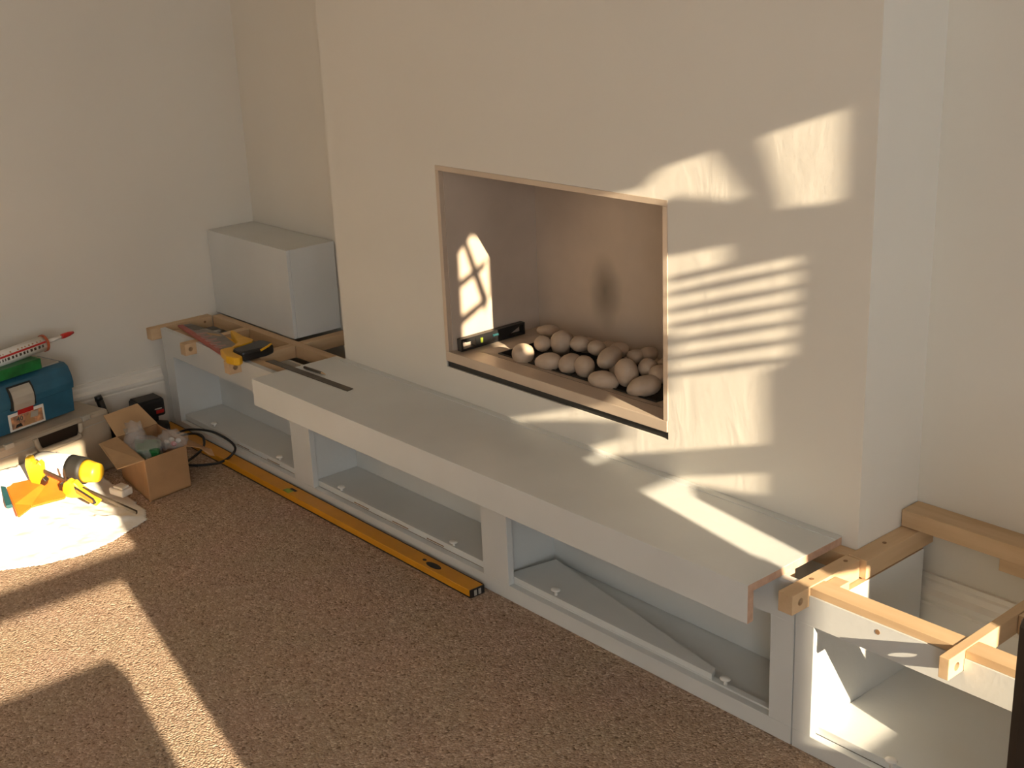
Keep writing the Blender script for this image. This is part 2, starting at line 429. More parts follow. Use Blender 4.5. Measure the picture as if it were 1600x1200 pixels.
def knob(x, y, z):
    bm = bmesh.new(); bmesh.ops.create_uvsphere(bm, u_segments=12, v_segments=8, radius=1)
    for v in bm.verts: v.co = Vector((x+v.co.x*.013, y+v.co.y*.011, z+.010+v.co.z*(.005 if v.co.z > 0 else .003)))
    tube([(x+.001, y, z-.004), (x+.001, y, z+.010)], .004, 8, bm=bm)
    return bm
for x, y in ((.290, -.168), (.726, -.176), (1.075, -.176), (1.610, -.177)):
    obj('catch', knob(x, y, .0600), 'white', cab, smooth=True)
for x in (.47, .66, 1.15, 1.34, 1.50):   # routed hinge slots behind the bottom rail
    obj('slot', bx(x, x+.075, FB-.0004, FB+.0005, .046, .0485, 0), 'hole', cab)
# triangular offcut lying in the right-hand bay
off = recenter(obj('board_offcut', prism([(1.838, FB+.0006), (1.866, -.042), (2.503, -.1590), (2.514, FB+.0006)], .0455, .0605, 'z', .0008), ['mdf']))
tag(off, 'long tapering white board offcut lying in the right-hand bay', 'board')
for x, y in ((2.010, -.176),):
    tag(recenter(obj('peg', knob(x, y, .0648), 'white', smooth=True)), 'small white dome-headed peg on the tapering board offcut', 'peg')
obj('catch', knob(2.545, -.176, .0492), 'white', cab, smooth=True)

# white shelf board over the cabinet
sh = thing('shelf_board', 'long white shelf board with a deep front lip below the fire opening', 'shelf', (1.77, -.15, ZB))
SX0, SX1, SY = .8363, 2.7036, -.3024
o = obj('board', prism([(SY, ZS-.0835), (SY+.018, ZS-.0835), (SY+.018, ZB+.0005), (-.001, ZB+.0005), (-.001, ZS), (SY, ZS)], SX0, SX1, 'x', .0010), ['mdf', 'mdf_edge'], sh)
edge_faces(o, lambda p: abs(p.normal.x) > .9)
obj('wall_strip', bx(XA+.002, SX1, -.022, -.001, ZS, ZS+.0015, 0), 'mdf', sh)

# ------------------------------------------------------------------ timber battens
def cut_hole(o, cy, cz, r, x0, x1):
    """drill a hole through the batten along x (world coords)"""
    bm = bmesh.new()
    bmesh.ops.create_cone(bm, cap_ends=True, segments=20, radius1=r, radius2=r, depth=x1-x0,
                          matrix=Matrix.Translation(Vector(((x0+x1)/2, cy, cz)) - o.location) @ Matrix.Rotation(PI/2, 4, 'Y'))
    me = bpy.data.meshes.new('drill'); bm.to_mesh(me); bm.free()
    d = bpy.data.objects.new('drill', me); COL.objects.link(d); d.location = o.location
    md = o.modifiers.new('b', 'BOOLEAN'); md.operation = 'DIFFERENCE'; md.object = d; md.solver = 'EXACT'
    bpy.context.view_layer.update()
    new = bpy.data.meshes.new_from_object(o.evaluated_get(bpy.context.evaluated_depsgraph_get()))
    o.modifiers.clear(); o.data = new
    bpy.data.objects.remove(d)

def batten(x0, x1, y0, y1, z0, z1, label, along='x', hole=None):
    o = obj('timber_batten', bx(x0, x1, y0, y1, z0, z1, .0012), 'wood_'+along)
    recenter(o); tag(o, label, 'batten', 'pine battens of the cabinet framing')
    if hole: cut_hole(o, hole[0], hole[1], .0080, x0-.01, x1+.01)
    return o
def screw(o, c, ax='x'):
    bm = bmesh.new()
    rot = Matrix.Rotation(PI/2, 4, 'Y') if ax == 'x' else (Matrix.Rotation(PI/2, 4, 'X') if ax == 'y' else Matrix())
    bmesh.ops.create_cone(bm, cap_ends=True, segments=14, radius1=.0045, radius2=.0045, depth=.001, matrix=Matrix.Translation(Vector(c)-o.location) @ rot)
    obj('screw_head', bm, 'hole', o, local=True)
BT = NZ+.001
o = batten(.001, .036, -.236, .0, BT, ZB, 'pine batten fixed along the left wall beside the saw blade', 'y'); screw(o, (.0362, -.03, .352))
batten(.037, .78, .001, .033, BT, ZB, 'long pine batten in front of the white boxed corner', 'x')
batten(*BEAR[0], -.243, 0, BT, ZB, 'short pine bearer with a drilled end under the saw blade', 'y', (-.222, .349))
batten(*BEAR[1], -.243, 0, BT, ZB, 'short pine bearer with a drilled end under the saw handle', 'y', (-.222, .349))
batten(.556, .592, .034, DL-.002, BT, ZB, 'pine batten running back beside the white boxed corner', 'y')
batten(.781, .88, .001, .033, BT, ZB, 'stub of pine batten behind the shelf board end', 'x')
batten(.101, .261, FB+.001, -.150, BT, ZB-.002, 'pine batten behind the top rail under the saw tip', 'x')
batten(.297, .555, FB+.001, -.150, BT, ZB-.002, 'pine batten behind the top rail between the two drilled bearers', 'x')
batten(.591, 2.70, FB+.001, -.150, BT, ZB-.002, 'long pine batten behind the top rail under the shelf board', 'x')
o = batten(*RB, -.254, -.036, BT, ZB+.002, 'pine bearer with a drilled end beside the right end of the shelf board', 'y', (-.228, .350))
screw(o, (2.755, -.17, ZB+.0023), 'z'); screw(o, (2.755, -.06, ZB+.0023), 'z')
batten(2.55, XB-.001, -.035, -.001, BT, ZB, 'pine batten against the chimney breast behind the shelf board end', 'x')
o = batten(XB+.001, 2.787, -.034, DR-.003, BT+.002, ZB+.004, 'pine batten along the right side of the chimney breast', 'y'); screw(o, (2.765, .06, ZB+.0043), 'z')
batten(2.774, 2.806, -.157, -.118, BT, ZB-.004, 'stub of pine batten wedged behind the right bearer', 'x')

# ------------------------------------------------------------------ right-hand cabinet
rc = thing('alcove_cabinet', 'white unfinished cabinet in the right alcove with one open front', 'cabinet', (3.2, 0, 0))
A4, RX = 2.7866, 3.52
RZT = .290
B3R = (3.083, 3.103)
obj('top_rail', prism([(2.7425, RZT), (RX, RZT), (RX, .353), (B3R[1]+.001, .353), (B3R[1]+.001, NZ), (B3R[0]-.001, NZ), (B3R[0]-.001, .353),
                       (RB[1]+.001, .353), (RB[1]+.001, NZ), (2.7425, NZ)], CF, FB, 'y'), 'mdf', rc)
obj('bottom_rail', bx(2.7425, RX, CF, FB, .001, ZR, .001), 'mdf', rc)
obj('stile', bx(2.7425, A4, CF, FB, ZR, RZT, .0008), 'mdf', rc)
obj('stile', bx(3.46, RX, CF, FB, ZR, RZT, .0008), 'mdf', rc)
o = obj('side_panel', bx(2.786-.018, 2.786, FB, .178, .001, .327, .001), ['mdf', 'wood_y'], rc); edge_faces(o, lambda p: p.normal.z > .9)
obj('side_panel', bx(3.49, 3.508, FB, .178, .001, .327, .001), 'mdf', rc)
obj('base_panel', bx(2.7865, 3.489, FB+.0006, .178, ZR, .0605, .001), 'mdf', rc)
obj('screw_hole', tube([(2.928, CF-.0006, .336), (2.928, CF+.001, .336)], .0052, 12), 'hole', rc)
obj('catch', knob(2.965, -.190, .0600), 'white', rc, smooth=True)
def lbat(x0, x1, label):
    o = recenter(obj('timber_batten', prism([(-.199, .354), (-.199, ZB), (-.156, ZB), (-.156, NZ), (FB+.001, NZ), (FB+.001, .354)], x0, x1, 'x'), 'wood_x'))
    tag(o, label, 'batten', 'pine battens of the cabinet framing')
lbat(RB[1]+.001, B3R[0]-.001, 'pine batten along the front of the alcove cabinet left of its bearer')
lbat(B3R[1]+.001, 3.5, 'pine batten along the front of the alcove cabinet right of its bearer')
batten(*B3R, -.250, .12, BT, ZB+.002, 'slim pine bearer crossing the alcove cabinet, its drilled end in full sun', 'y', (-.224, .347))
batten(2.745, 3.6, .150, DR-.001, .3755, .4130, 'thick pine batten along the back wall of the right alcove', 'x')
batten(2.965, 3.6, .158, DR-.022, .345, .3750, 'darker pine batten under the back wall batten', 'x')
batten(3.104, 3.14, -.02, .149, BT, ZB, 'pine block beside the far end of the slim bearer', 'y')

# ------------------------------------------------------------------ boxed-in corner of the left alcove
bxr = thing('boxed_in_corner', 'white panelled box standing in the left alcove corner', 'boxing', (.264, .13, ZB))
obj('front_panel', bx(.003, .528, .036, .048, ZB+.001, .668, .0015), 'mdf', bxr)
obj('side_panel', bx(.516, .528, .0485, DL-.004, ZB+.001, .668, .0015), 'mdf', bxr)
obj('top_panel', bx(.003, .5155, .0485, DL-.004, .656, .668, .0008), 'mdf', bxr)

# ------------------------------------------------------------------ tools on the framing
saw = thing('hand_saw', 'hand saw with yellow and black handle and printed blade sleeve on the battens', 'saw', (.30, -.17, ZB+.001))
z0 = ZB+.0025
obj('blade', prism([(.095, -.148), (.105, -.114), (.46, -.108), (.50, -.168), (.50, -.208)], z0+.001, z0+.0025, 'z'), 'sawy', saw)
sl = obj('blade_sleeve', prism([(.092, -.151), (.103, -.116), (.300, -.106), (.475, -.142), (.532, -.207), (.520, -.216)], z0, z0+.006, 'z', .0006), mat('sleeve_grey', (.24, .22, .19), .5, .15, 30), saw)
obj('tooth_guard', prism([(.085, -.158), (.092, -.142), (.535, -.207), (.540, -.230)], z0-.0005, z0+.0062, 'z', .001), mat('saw_guard_red', (.42, .10, .075), .5, .1, 20), saw)
def text_bm(s, size, mtx, ext=.0004):
    c = bpy.data.curves.new('t', 'FONT'); c.body = s; c.size = size; c.extrude = ext; c.resolution_u = 2
    o = bpy.data.objects.new('t', c); COL.objects.link(o); bpy.context.view_layer.update()
    me = bpy.data.meshes.new_from_object(o.evaluated_get(bpy.context.evaluated_depsgraph_get()))
    bm = bmesh.new(); bm.from_mesh(me); bmesh.ops.transform(bm, matrix=mtx, verts=bm.verts[:])
    bpy.data.objects.remove(o); bpy.data.curves.remove(c); bpy.data.meshes.remove(me)
    return bm
pink = mat('sleeve_print_pink', (.45, .25, .22), .5, .1, 30)
def sleeve_print(pts, m): obj('printed_mark', prism(pts, z0+.0062, z0+.0067, 'z'), m, saw).parent = sl
sleeve_print([(.12, -.147), (.13, -.118), (.20, -.113), (.19, -.150)], M['iron'])
for k in range(5):
    x = .235+k*.045; y = -.150-k*.008
    sleeve_print([(x, y-.018), (x+.012, y+.018), (x+.024, y+.016), (x+.014, y-.020)], pink)
    sleeve_print([(x+.016, y-.020), (x+.034, y-.005), (x+.040, y-.010), (x+.024, y-.024)], pink)
sleeve_print([(.245, -.138), (.30, -.118), (.33, -.122), (.28, -.142)], M['cardin'])
sleeve_print([(.455, -.20), (.47, -.172), (.478, -.178), (.466, -.205)], M['iron'])
hz0, hz1 = z0, z0+.026
obj('handle', prism([(.520, -.232), (.600, -.256), (.640, -.250), (.652, -.236), (.640, -.220), (.575, -.216), (.535, -.190), (.525, -.120), (.500, -.100), (.440, -.102), (.360, -.092),
                     (.350, -.100), (.420, -.125), (.490, -.150), (.522, -.190)], hz0, hz1, 'z', .004), 'sawy', saw)
obj('grip', prism([(.560, -.210), (.550, -.150), (.540, -.105), (.556, -.090), (.590, -.086), (.620, -.096), (.632, -.125), (.630, -.175), (.626, -.212), (.605, -.216)], hz0, hz1+.006, 'z', .008), 'black', saw)
obj('handle_rim', tube(smooth_path([(.612, -.100, hz1+.005), (.626, -.122, hz1+.004), (.630, -.15, hz1-.001)], 4), .004, 6), 'sawy', saw)

ru = tag(recenter(obj('steel_rule', prism([(.7186, -.186), (.7268, -.160), (1.1452, -.1504), (1.1517, -.1746)], ZS+.0006, ZS+.0022, 'z', .0003), 'iron')),
         'dark steel rule lying across the left end of the shelf board', 'ruler')
pe = thing('pencil', 'short dark pencil beside the steel rule on the shelf board', 'pencil', (.93, -.14, ZS))
obj('shaft', tube([(.8738, -.1425, ZS+.0052), (.962, -.138, ZS+.0052)], .0042, 6), 'iron', pe)
obj('tip', tube([(.962, -.138, ZS+.0052), (.982, -.137, ZS+.0045)], [.0042, .0008], 6), 'wood_x', pe)

# torpedo level on the hearth plate
tl = thing('torpedo_level', 'small black spirit level leaning at the left side of the fire', 'spirit level', (1.43, .136, ZF))
outl = [(.020, ZF+.0005), (.252, ZF+.0005), (.252, ZF+.0365), (.020, ZF+.0345)]
def holed(poly, holes, x0, x1):
    bm = bmesh.new()
    add_box(bm, x0, x1, .020, .026, ZF+.0005, ZF+.035); add_box(bm, x0, x1, .246, .252, ZF+.0005, ZF+.035)
    add_box(bm, x0, x1, .026, .246, ZF+.0005, ZF+.0065); add_box(bm, x0, x1, .026, .246, ZF+.029, ZF+.035)
    add_box(bm, x0, x1, .072, .186, ZF+.0065, ZF+.029)
    for pts in holes:
        b2 = prism(pts, x0+.002, x1-.002, 'x'); me = bpy.data.meshes.new('x'); b2.to_mesh(me); b2.free(); bm.from_mesh(me); bpy.data.meshes.remove(me)
    return bm
obj('body', holed(outl, [[(.026, ZF+.029), (.072, ZF+.029), (.072, ZF+.0225), (.040, ZF+.0225)], [(.186, ZF+.0065), (.186, ZF+.029), (.240, ZF+.029)]], 1.422, 1.440), 'black', tl)
obj('vial', tube([(1.4402, .092, ZF+.012), (1.4402, .092, ZF+.026)], .004, 8), 'vial', tl)
obj('vial', tube([(1.4402, .132, ZF+.022), (1.4402, .152, ZF+.022)], .0035, 8), 'teal', tl)

# long yellow spirit level on the carpet
ll = thing('long_spirit_level', 'long yellow spirit level lying along the foot of the cabinet', 'spirit level', (.9, -.235, 0))
P0, P1 = Vector((.030, -.2510)), Vector((1.785, -.2650))      # front bottom edge runs slightly askew
dv = (P1-P0).normalized(); nv = Vector((-dv.y, dv.x))
def lp(s, w): q = P0+dv*s+nv*w; return (q.x, q.y)
LL = (P1-P0).length
WL = .046
def lq(s0, s1, w0, w1): return [lp(s0, w0), lp(s1, w0), lp(s1, w1), lp(s0, w1)]
# rotate a little about its own length: front edge P0-P1, back edge nearly against the cabinet
obj('beam', prism(lq(0, LL-.004, 0, WL), .001, .0225, 'z', .0015), 'level', ll)
obj('edge_strip', prism(lq(.0, LL-.004, WL-.0005, WL+.0012), .018, .0232, 'z'), 'black', ll)
obj('edge_strip', prism(lq(.0, LL-.004, -.0012, .0005), .001, .004, 'z'), 'black', ll)
obj('end_cap', prism(lq(LL-.004, LL, -.0005, WL+.0005), .0005, .023, 'z', .001), 'black', ll)
obj('cap_rib', prism(lq(LL, LL+.0012, .012, .020), .004, .019, 'z'), 'grey', ll)
obj('cap_rib', prism(lq(LL, LL+.0012, .026, .034), .004, .019, 'z'), 'grey', ll)
obj('vial_window', prism(lq(.835, .868, .002, .022), .0222, .0232, 'z'), 'vial', ll)
obj('vial_window', prism(lq(.842, .875, .022, .032), .0222, .0230, 'z'), 'blackm', ll)
c = lp(1.575, .020)
obj('thumb_hole', prism([(c[0]+.030*math.cos(a*PI/8), c[1]+.011*math.sin(a*PI/8)) for a in range(16)], .0222, .0229, 'z'), 'blackm', ll)
c = lp(1.53, .024)
obj('rivet', prism([(c[0]+.007*math.cos(a*PI/5), c[1]+.005*math.sin(a*PI/5)) for a in range(10)], .0222, .0229, 'z'), 'blackm', ll)

# ------------------------------------------------------------------ tool case, toolbox and what is on them
ROT = math.radians(103.9)      # local +x to the right of the picture, local +y towards the wall
def local_frame(loc, rot=ROT):
    return Matrix.Translation(Vector(loc)) @ Matrix.Rotation(rot, 4, 'Z')
tc_ = thing('tool_case', 'beige moulded tool case with carry handle under the blue toolbox', 'case', (.245, -.508, 0), ROT)
def L(name, bm, m, par, smooth=False): return obj(name, bm, m, par, local=True, smooth=smooth)
HC = .205
# front shell with a recess for the handle
bm = bmesh.new()
add_box(bm, -.52, 0, .0, .17, .001, HC, .012)
L('shell', bm, 'case', tc_)
L('lid_seam', bx(-.505, -.012, -.0012, .171, .168, .172, .0005), 'grey', tc_)
L('handle_recess', prism([(-.285, HC-.012), (-.120, HC-.012), (-.132, HC-.048), (-.272, HC-.048)], -.002, .001, 'y'), M['dark'], tc_)
L('handle', tube(smooth_path([(-.285, -.008, HC-.010), (-.276, -.012, HC-.046), (-.25, -.014, HC-.053), (-.155, -.014, HC-.053), (-.128, -.012, HC-.046), (-.119, -.008, HC-.010)], 5), .0085, 8), 'case', tc_, True)
L('latch', bx(-.105, -.075, -.005, .012, HC-.012, HC+.004, .002), 'grey', tc_)
L('latch', bx(-.385, -.355, -.005, .012, HC-.012, HC+.004, .002), 'grey', tc_)

tb = thing('blue_toolbox', 'blue plastic toolbox with silver latch and grey lid insert', 'toolbox', (.202, -.597, HC+.004), ROT)
prof = [(.006, .0), (.180, .0), (.180, .125), (.170, .165), (.030, .165), (.016, .155), (.004, .125), (.0, .098), (.0, .082), (.010, .078)]
L('body', prism([(y, z) for y, z in [(.010, 0), (.176, 0), (.176, .078), (.004, .078)]], -.46, 0, 'x', .002), 'blue', tb)
L('lid', prism([(-.002, .0795), (.180, .0795), (.180, .135), (.165, .162), (.030, .162), (.012, .152), (-.001, .125), (-.006, .100)], -.462, .002, 'x', .0025), 'blue', tb)
L('lid_insert', bx(-.42, -.012, .035, .160, .1615, .167, .002), 'grey', tb)
L('latch', prism([(-.008, .070), (-.014, .090), (-.014, .112), (-.006, .130), (.004, .142), (.008, .136), (.004, .07)], -.222, -.150, 'x', .001), 'silver', tb)
L('latch_gap', prism([(-.0065, .072), (-.0095, .100), (-.0045, .127), (.009, .146), (.012, .140), (.006, .07)], -.229, -.143, 'x'), 'blackm', tb)
st = L('sticker', prism([(-.240, .004), (-.113, .004), (-.113, .060), (-.240, .060)], .0045, .0060, 'y'), 'white', tb)
st.rotation_euler = (0, 0, 0)
pic = mat('sticker_photo', (.62, .30, .14), .5, .5, 55, col2=(.16, .10, .08))
def S(name, pts, m, y=.0038):
    o = L(name, prism(pts, y, .0050, 'y'), m, tb); o.parent = st; return o
S('sticker_picture', [(-.232, .010), (-.120, .010), (-.120, .050), (-.232, .050)], pic)
S('sticker_picture', [(-.165, .030), (-.138, .028), (-.134, .046), (-.160, .048)], M['grey'], .0034)
S('sticker_picture', [(-.190, .012), (-.150, .012), (-.162, .044), (-.178, .040)], M['card'], .0035)
S('sticker_banner', [(-.206, .051), (-.150, .051), (-.148, .068), (-.204, .066)], M['red'], .0034)
obj('sticker_number', text_bm('40', .022, Matrix.Translation((-.212, .0034, .031)) @ Matrix.Rotation(PI/2, 4, 'X')), M['teal'], st, local=True)
S('sticker_picture', [(-.222, .013), (-.195, .013), (-.200, .024), (-.216, .022)], M['blackm'], .0034)

ZTB = HC+.004+.167
gp = thing('green_packet', 'green packet under the sealant tube on the toolbox', 'packet', (.215, -.75, ZTB+.001), ROT)
L('pack', bx(-.20, .062, -.012, .050, 0, .034, .003), 'green', gp)
su = thing('sealant_tube', 'white and red printed sealant cartridge with red nozzle cap on the toolbox', 'tube', (.145, -.645, ZTB+.061), ROT)
def cyl_x(x0, x1, r0, r1=None, seg=24, y=0, z=0, bm=None):
    return tube([(x0, y, z), (x1, y, z)], [r0, r1 if r1 is not None else r0], seg, bm=bm)
RT = .0245
su.rotation_euler = (0, math.radians(-3), ROT)
L('barrel', cyl_x(-.215, -.004, RT), 'white', su, True)
L('collar', cyl_x(-.006, .002, RT+.003), mat('cartridge_rim', (.45, .10, .04), .4, .05), su)
L('nozzle', cyl_x(.002, .072, .008, .0042, 14), 'white', su, True)
L('nozzle_cap', tube([(.066, 0, 0), (.074, 0, 0), (.094, 0, 0), (.112, 0, 0)], [.0075, .0085, .0075, .004], 12), 'red', su, True)
def band(a0, a1, x0, x1, m, r=RT+.0004):
    bm = bmesh.new(); n = 6
    A = [[bm.verts.new((x, -r*math.cos(a0+(a1-a0)*k/n), r*math.sin(a0+(a1-a0)*k/n))) for k in range(n+1)] for x in (x0, x1)]
    for k in range(n): bm.faces.new([A[0][k], A[0][k+1], A[1][k+1], A[1][k]])
    L('print_band', bm, m, su)
band(.30, .55, -.215, -.008, M['red'])
rnd = random.Random(4)
x = -.205
while x < -.020:
    w = rnd.uniform(.003, .009); band(-.15, .20, x, x+w, M['iron']); 
    if rnd.random() < .7: band(.65, .85, x, x+w*.7, M['card'])
    x += w+rnd.uniform(.004, .008)

# ------------------------------------------------------------------ things by the left wall
stk = thing('black_tool_handle', 'slim black tool handle leaning behind the beige case', 'tool', (.10, -.462, 0))
obj('shaft', tube([(.13, -.447, .002), (.118, -.452, .09), (.10, -.468, .15), (.092, -.476, .195)], [.010, .011, .0125, .0130], 10), 'black', stk, smooth=True)
obj('pommel', tube([(.093, -.475, .188), (.0905, -.4775, .203)], [.0145, .0125], 10), 'black', stk, smooth=True)
tl2 = thing('teal_tool_case', 'dark teal rounded tool case behind the cardboard box', 'tool', (.10, -.425, 0))
obj('shell', bx(.07, .135, -.447, -.404, .001, .118, .012), 'teal', tl2)
obj('button', bx(.132, .139, -.416, -.408, .095, .108, .002), 'silver', tl2)
dr = thing('cordless_drill', 'black cordless drill propped on its head, battery pack uppermost', 'drill', (.11, -.31, 0))
obj('battery_pack', bx(.055, .130, -.362, -.262, .088, .150, .008), 'black', dr)
obj('battery_lid', bx(.060, .125, -.356, -.268, .149, .153, .002), 'blackm', dr)
obj('grip', prism([(-.335, .04), (-.285, .03), (-.280, .09), (-.330, .09)], .075, .112, 'x', .006), 'black', dr)
obj('motor_body', tube([(.10, -.375, .034), (.115, -.33, .036), (.125, -.285, .038), (.13, -.262, .036)], [.022, .033, .034, .030], 14), 'blackm', dr, smooth=True)
obj('chuck', tube([(.09, -.40, .033), (.10, -.375, .034)], [.014, .021], 12), 'iron', dr, smooth=True)
obj('red_badge', bx(.1295, .1315, -.298, -.270, .100, .112, .0005), 'red', dr)
obj('white_mark', bx(.1295, .1315, -.302, -.276, .115, .119, .0003), 'silver', dr)

# cardboard box
cb = thing('cardboard_box', 'small open cardboard box with flaps spread beside the toolbox', 'box', (.46, -.48, 0))
hA, hB, hD = Vector((.600, -.565, 0)), Vector((.5785, -.4153, 0)), Vector((.345, -.536, 0))
hC = hB+hD-hA; HB = .138; up = Vector((0, 0, 1))
def slab(p, q, r, s, th, name, m='card', par=cb):
    """quad with thickness"""
    n = (q-p).cross(s-p).normalized()*th
    bm = bmesh.new(); A = [bm.verts.new(v) for v in (p, q, r, s)]; B = [bm.verts.new(v+n) for v in (p, q, r, s)]
    bm.faces.new(A); bm.faces.new(list(reversed(B)))
    for i in range(4): bm.faces.new([A[i], B[i], B[(i+1) % 4], A[(i+1) % 4]])
    bmesh.ops.recalc_face_normals(bm, faces=bm.faces[:])
    return obj(name, bm, m, par)
T4 = .004; z1 = up*.001
slab(hA+z1, hB+z1, hB+up*HB, hA+up*HB, -T4, 'side_wall'); slab(hB+z1, hC+z1, hC+up*HB, hB+up*HB, -T4, 'side_wall')
slab(hC+z1, hD+z1, hD+up*HB, hC+up*HB, -T4, 'side_wall'); slab(hD+z1, hA+z1, hA+up*HB, hD+up*HB, -T4, 'side_wall')
slab(hA+z1, hB+z1, hC+z1, hD+z1, T4, 'bottom_panel')
eA, eB, eC, eD = [v+up*HB for v in (hA, hB, hC, hD)]
slab(eA, eD, eD+Vector((.035, -.075, .006)), eA+Vector((-.045, -.070, -.022)), .003, 'flap', 'cardin')
slab(eD, eC, eC+Vector((-.055, -.035, .065)), eD+Vector((-.055, -.012, .062)), .003, 'flap', 'cardin')
slab(eB, eC, eC+Vector((.075, .05, -.055)), eB+Vector((-.012, .090, -.040)), .003, 'flap', 'card')
slab(eB+Vector((-.02, .055, -.028)), eB+Vector((-.012, .090, -.040)), eB+Vector((.020, .082, -.052)), eB+Vector((.004, .070, -.05)), .003, 'torn_corner', 'card')

def blob(c, r, seed, amp, sub=3, flat=0.0):
    bm = bmesh.new(); bmesh.ops.create_icosphere(bm, subdivisions=sub, radius=1)
    for v in bm.verts:
        p = v.co.copy(); s = 1+amp*noise.noise(p*2.1+Vector((seed*5.3, seed, 0)))+amp*.5*noise.noise(p*5+Vector((0, seed*2.2, 3)))
        v.co = Vector((c[0]+p.x*r[0]*s, c[1]+p.y*r[1]*s, c[2]+p.z*r[2]*s))
    return bm
pk = thing('wrapped_green_packet', 'green packet in clear wrap inside the cardboard box', 'packet', (.49, -.49, .07))
obj('pack', prism([(.40, -.505), (.50, -.545), (.565, -.500), (.47, -.445)], .085, .140, 'z', .006), 'green', pk)
obj('wrap', blob((.475, -.50, .118), (.075, .055, .040), 3, .35), 'bag', pk, smooth=True)
bg1 = tag(recenter(obj('plastic_bag', blob((.42, -.505, .145), (.040, .030, .055), 7, .5), 'bag', smooth=True)), 'crumpled clear plastic bag at the left of the cardboard box', 'bag')
bg2 = thing('plastic_parts_bag', 'clear plastic bag of white and red fixings at the right of the cardboard box', 'bag', (.50, -.43, .08))
obj('bag', blob((.510, -.425, .140), (.062, .045, .030), 11, .4), 'bag', bg2, smooth=True)
for i, (dx, dy, m) in enumerate(((-.01, .0, 'white'), (.015, .012, 'white'), (.03, -.012, 'red'), (.0, -.02, 'silver'))):
    obj('fixing', blob((.510+dx, -.425+dy, .140), (.012, .008, .008), 20+i, .2, 2), m, bg2, smooth=True)
o = obj('power_cable', tube(smooth_path([(.150, -.262, .012), (.2245, -.240, .05), (.335, -.210, .066), (.445, -.209, .068), (.508, -.213, .054), (.516, -.235, .034), (.492, -.264, .012), (.4605, -.2993, .006), (.431, -.3345, .006), (.398, -.338, .006), (.385, -.285, .022), (.380, -.258, .043), (.328, -.240, .058), (.25, -.255, .045), (.175, -.285, .012)], 6), .0042, 8), 'black', smooth=True)
tag(recenter(o), 'thin black cable looping over the yellow level beside the cardboard box', 'cable')

# ------------------------------------------------------------------ dust sheet
POLY = [(.50, -1.50), (.62, -1.50), (.715, -1.20), (.738, -1.079), (.785, -.990), (.812, -.871), (.785, -.764), (.742, -.680), (.722, -.634), (.690, -.622), (.655, -.606), (.560, -.600), (.470, -.595), (.395, -.588), (.30, -.61), (.322, -.75), (.359, -.90), (.433, -1.2)]
def pdist(x, y):
    ins = False; d = 9; n = len(POLY)
    for i in range(n):
        ax, ay = POLY[i]; bx_, by_ = POLY[(i+1) % n]
        if (ay > y) != (by_ > y) and x < (bx_-ax)*(y-ay)/(by_-ay)+ax: ins = not ins
        ex, ey = bx_-ax, by_-ay; tt = max(0, min(1, ((x-ax)*ex+(y-ay)*ey)/(ex*ex+ey*ey)))
        d = min(d, math.hypot(x-ax-ex*tt, y-ay-ey*tt))
    return d if ins else -d
EDGE = []
for i in range(1, 13):
    for k in range(8):
        a_, b_ = POLY[i], POLY[i+1]; EDGE.append((a_[0]+(b_[0]-a_[0])*k/8, a_[1]+(b_[1]-a_[1])*k/8))
def sheet_h(x, y, d):
    front = min(math.hypot(x-px_, y-py_) for px_, py_ in EDGE)     # distance to the free edges only
    e = 1-math.exp(-max(front-.004, 0)/.05)
    dc = (x-.245)*.97+(y+.508)*.24
    A_ = .135*max(0, min(1, (-y-.56)/.16))
    m = A_*math.exp(-(max(dc, 0)/.16)**2) + .020*math.exp(-(((x-.60)/.12)**2+((y+.86)/.2)**2))
    p = Vector((x*6, y*6, 0))
    f = .013*abs(noise.noise(p*1.4+Vector((3, 1, 0)))) + .006*abs(noise.noise(p*3.6)) + .0025*noise.noise(p*9)
    ridge = .014*math.exp(-((x-(.70-.9*(y+.63)*-.4)-.0)/.016)**2) if y > -.76 else 0
    return .004 + e*(m+f) + e*ridge
bm = bmesh.new(); NXg, NYg = 120, 150; grid = {}
for i in range(NXg+1):
    for j in range(NYg+1):
        x = .08+(.86-.08)*i/NXg; y = -1.5+(-.56+1.5)*j/NYg
        d = pdist(x, y)
        if d > -.004: grid[i, j] = bm.verts.new((x, y, sheet_h(x, y, d)))
for i in range(NXg):
    for j in range(NYg):
        k = [(i, j), (i+1, j), (i+1, j+1), (i, j+1)]
        if all(q in grid for q in k): bm.faces.new([grid[q] for q in k])
bmesh.ops.smooth_vert(bm, verts=[v for v in bm.verts if v.is_boundary], factor=.5, use_axis_x=True, use_axis_y=True)
bmesh.ops.solidify(bm, geom=bm.faces[:], thickness=.0015)
tag(recenter(obj('dust_sheet', bm, 'cloth', smooth=True)), 'crumpled white dust sheet in bright sun on the carpet', 'sheet')

# bar clamp lying on the sheet: u along the bar, v along the jaws, w out of its plane
cl = thing('bar_clamp', 'yellow quick-grip bar clamp lying on the white dust sheet', 'clamp', (.44, -.80, .15))
CU = Vector((.82864, .46914, -.30539)).normalized(); CV = Vector((-.3837, .0788, -.92009)).normalized(); CW = CU.cross(CV).normalized()
if CW.dot(Vector((.7, -.6, .3))) < 0: CW = -CW
CO = Vector((.4948, -.8425, .172))
def cpoly(pts, w0, w1, name, m, bev=.002):
    bm = prism(pts, w0, w1, 'z', bev)
    mt = Matrix(((CU.x, CV.x, CW.x, CO.x), (CU.y, CV.y, CW.y, CO.y), (CU.z, CV.z, CW.z, CO.z), (0, 0, 0, 1)))
    bmesh.ops.transform(bm, matrix=mt, verts=bm.verts[:]); bmesh.ops.recalc_face_normals(bm, faces=bm.faces[:])
    return obj(name, bm, m, cl)
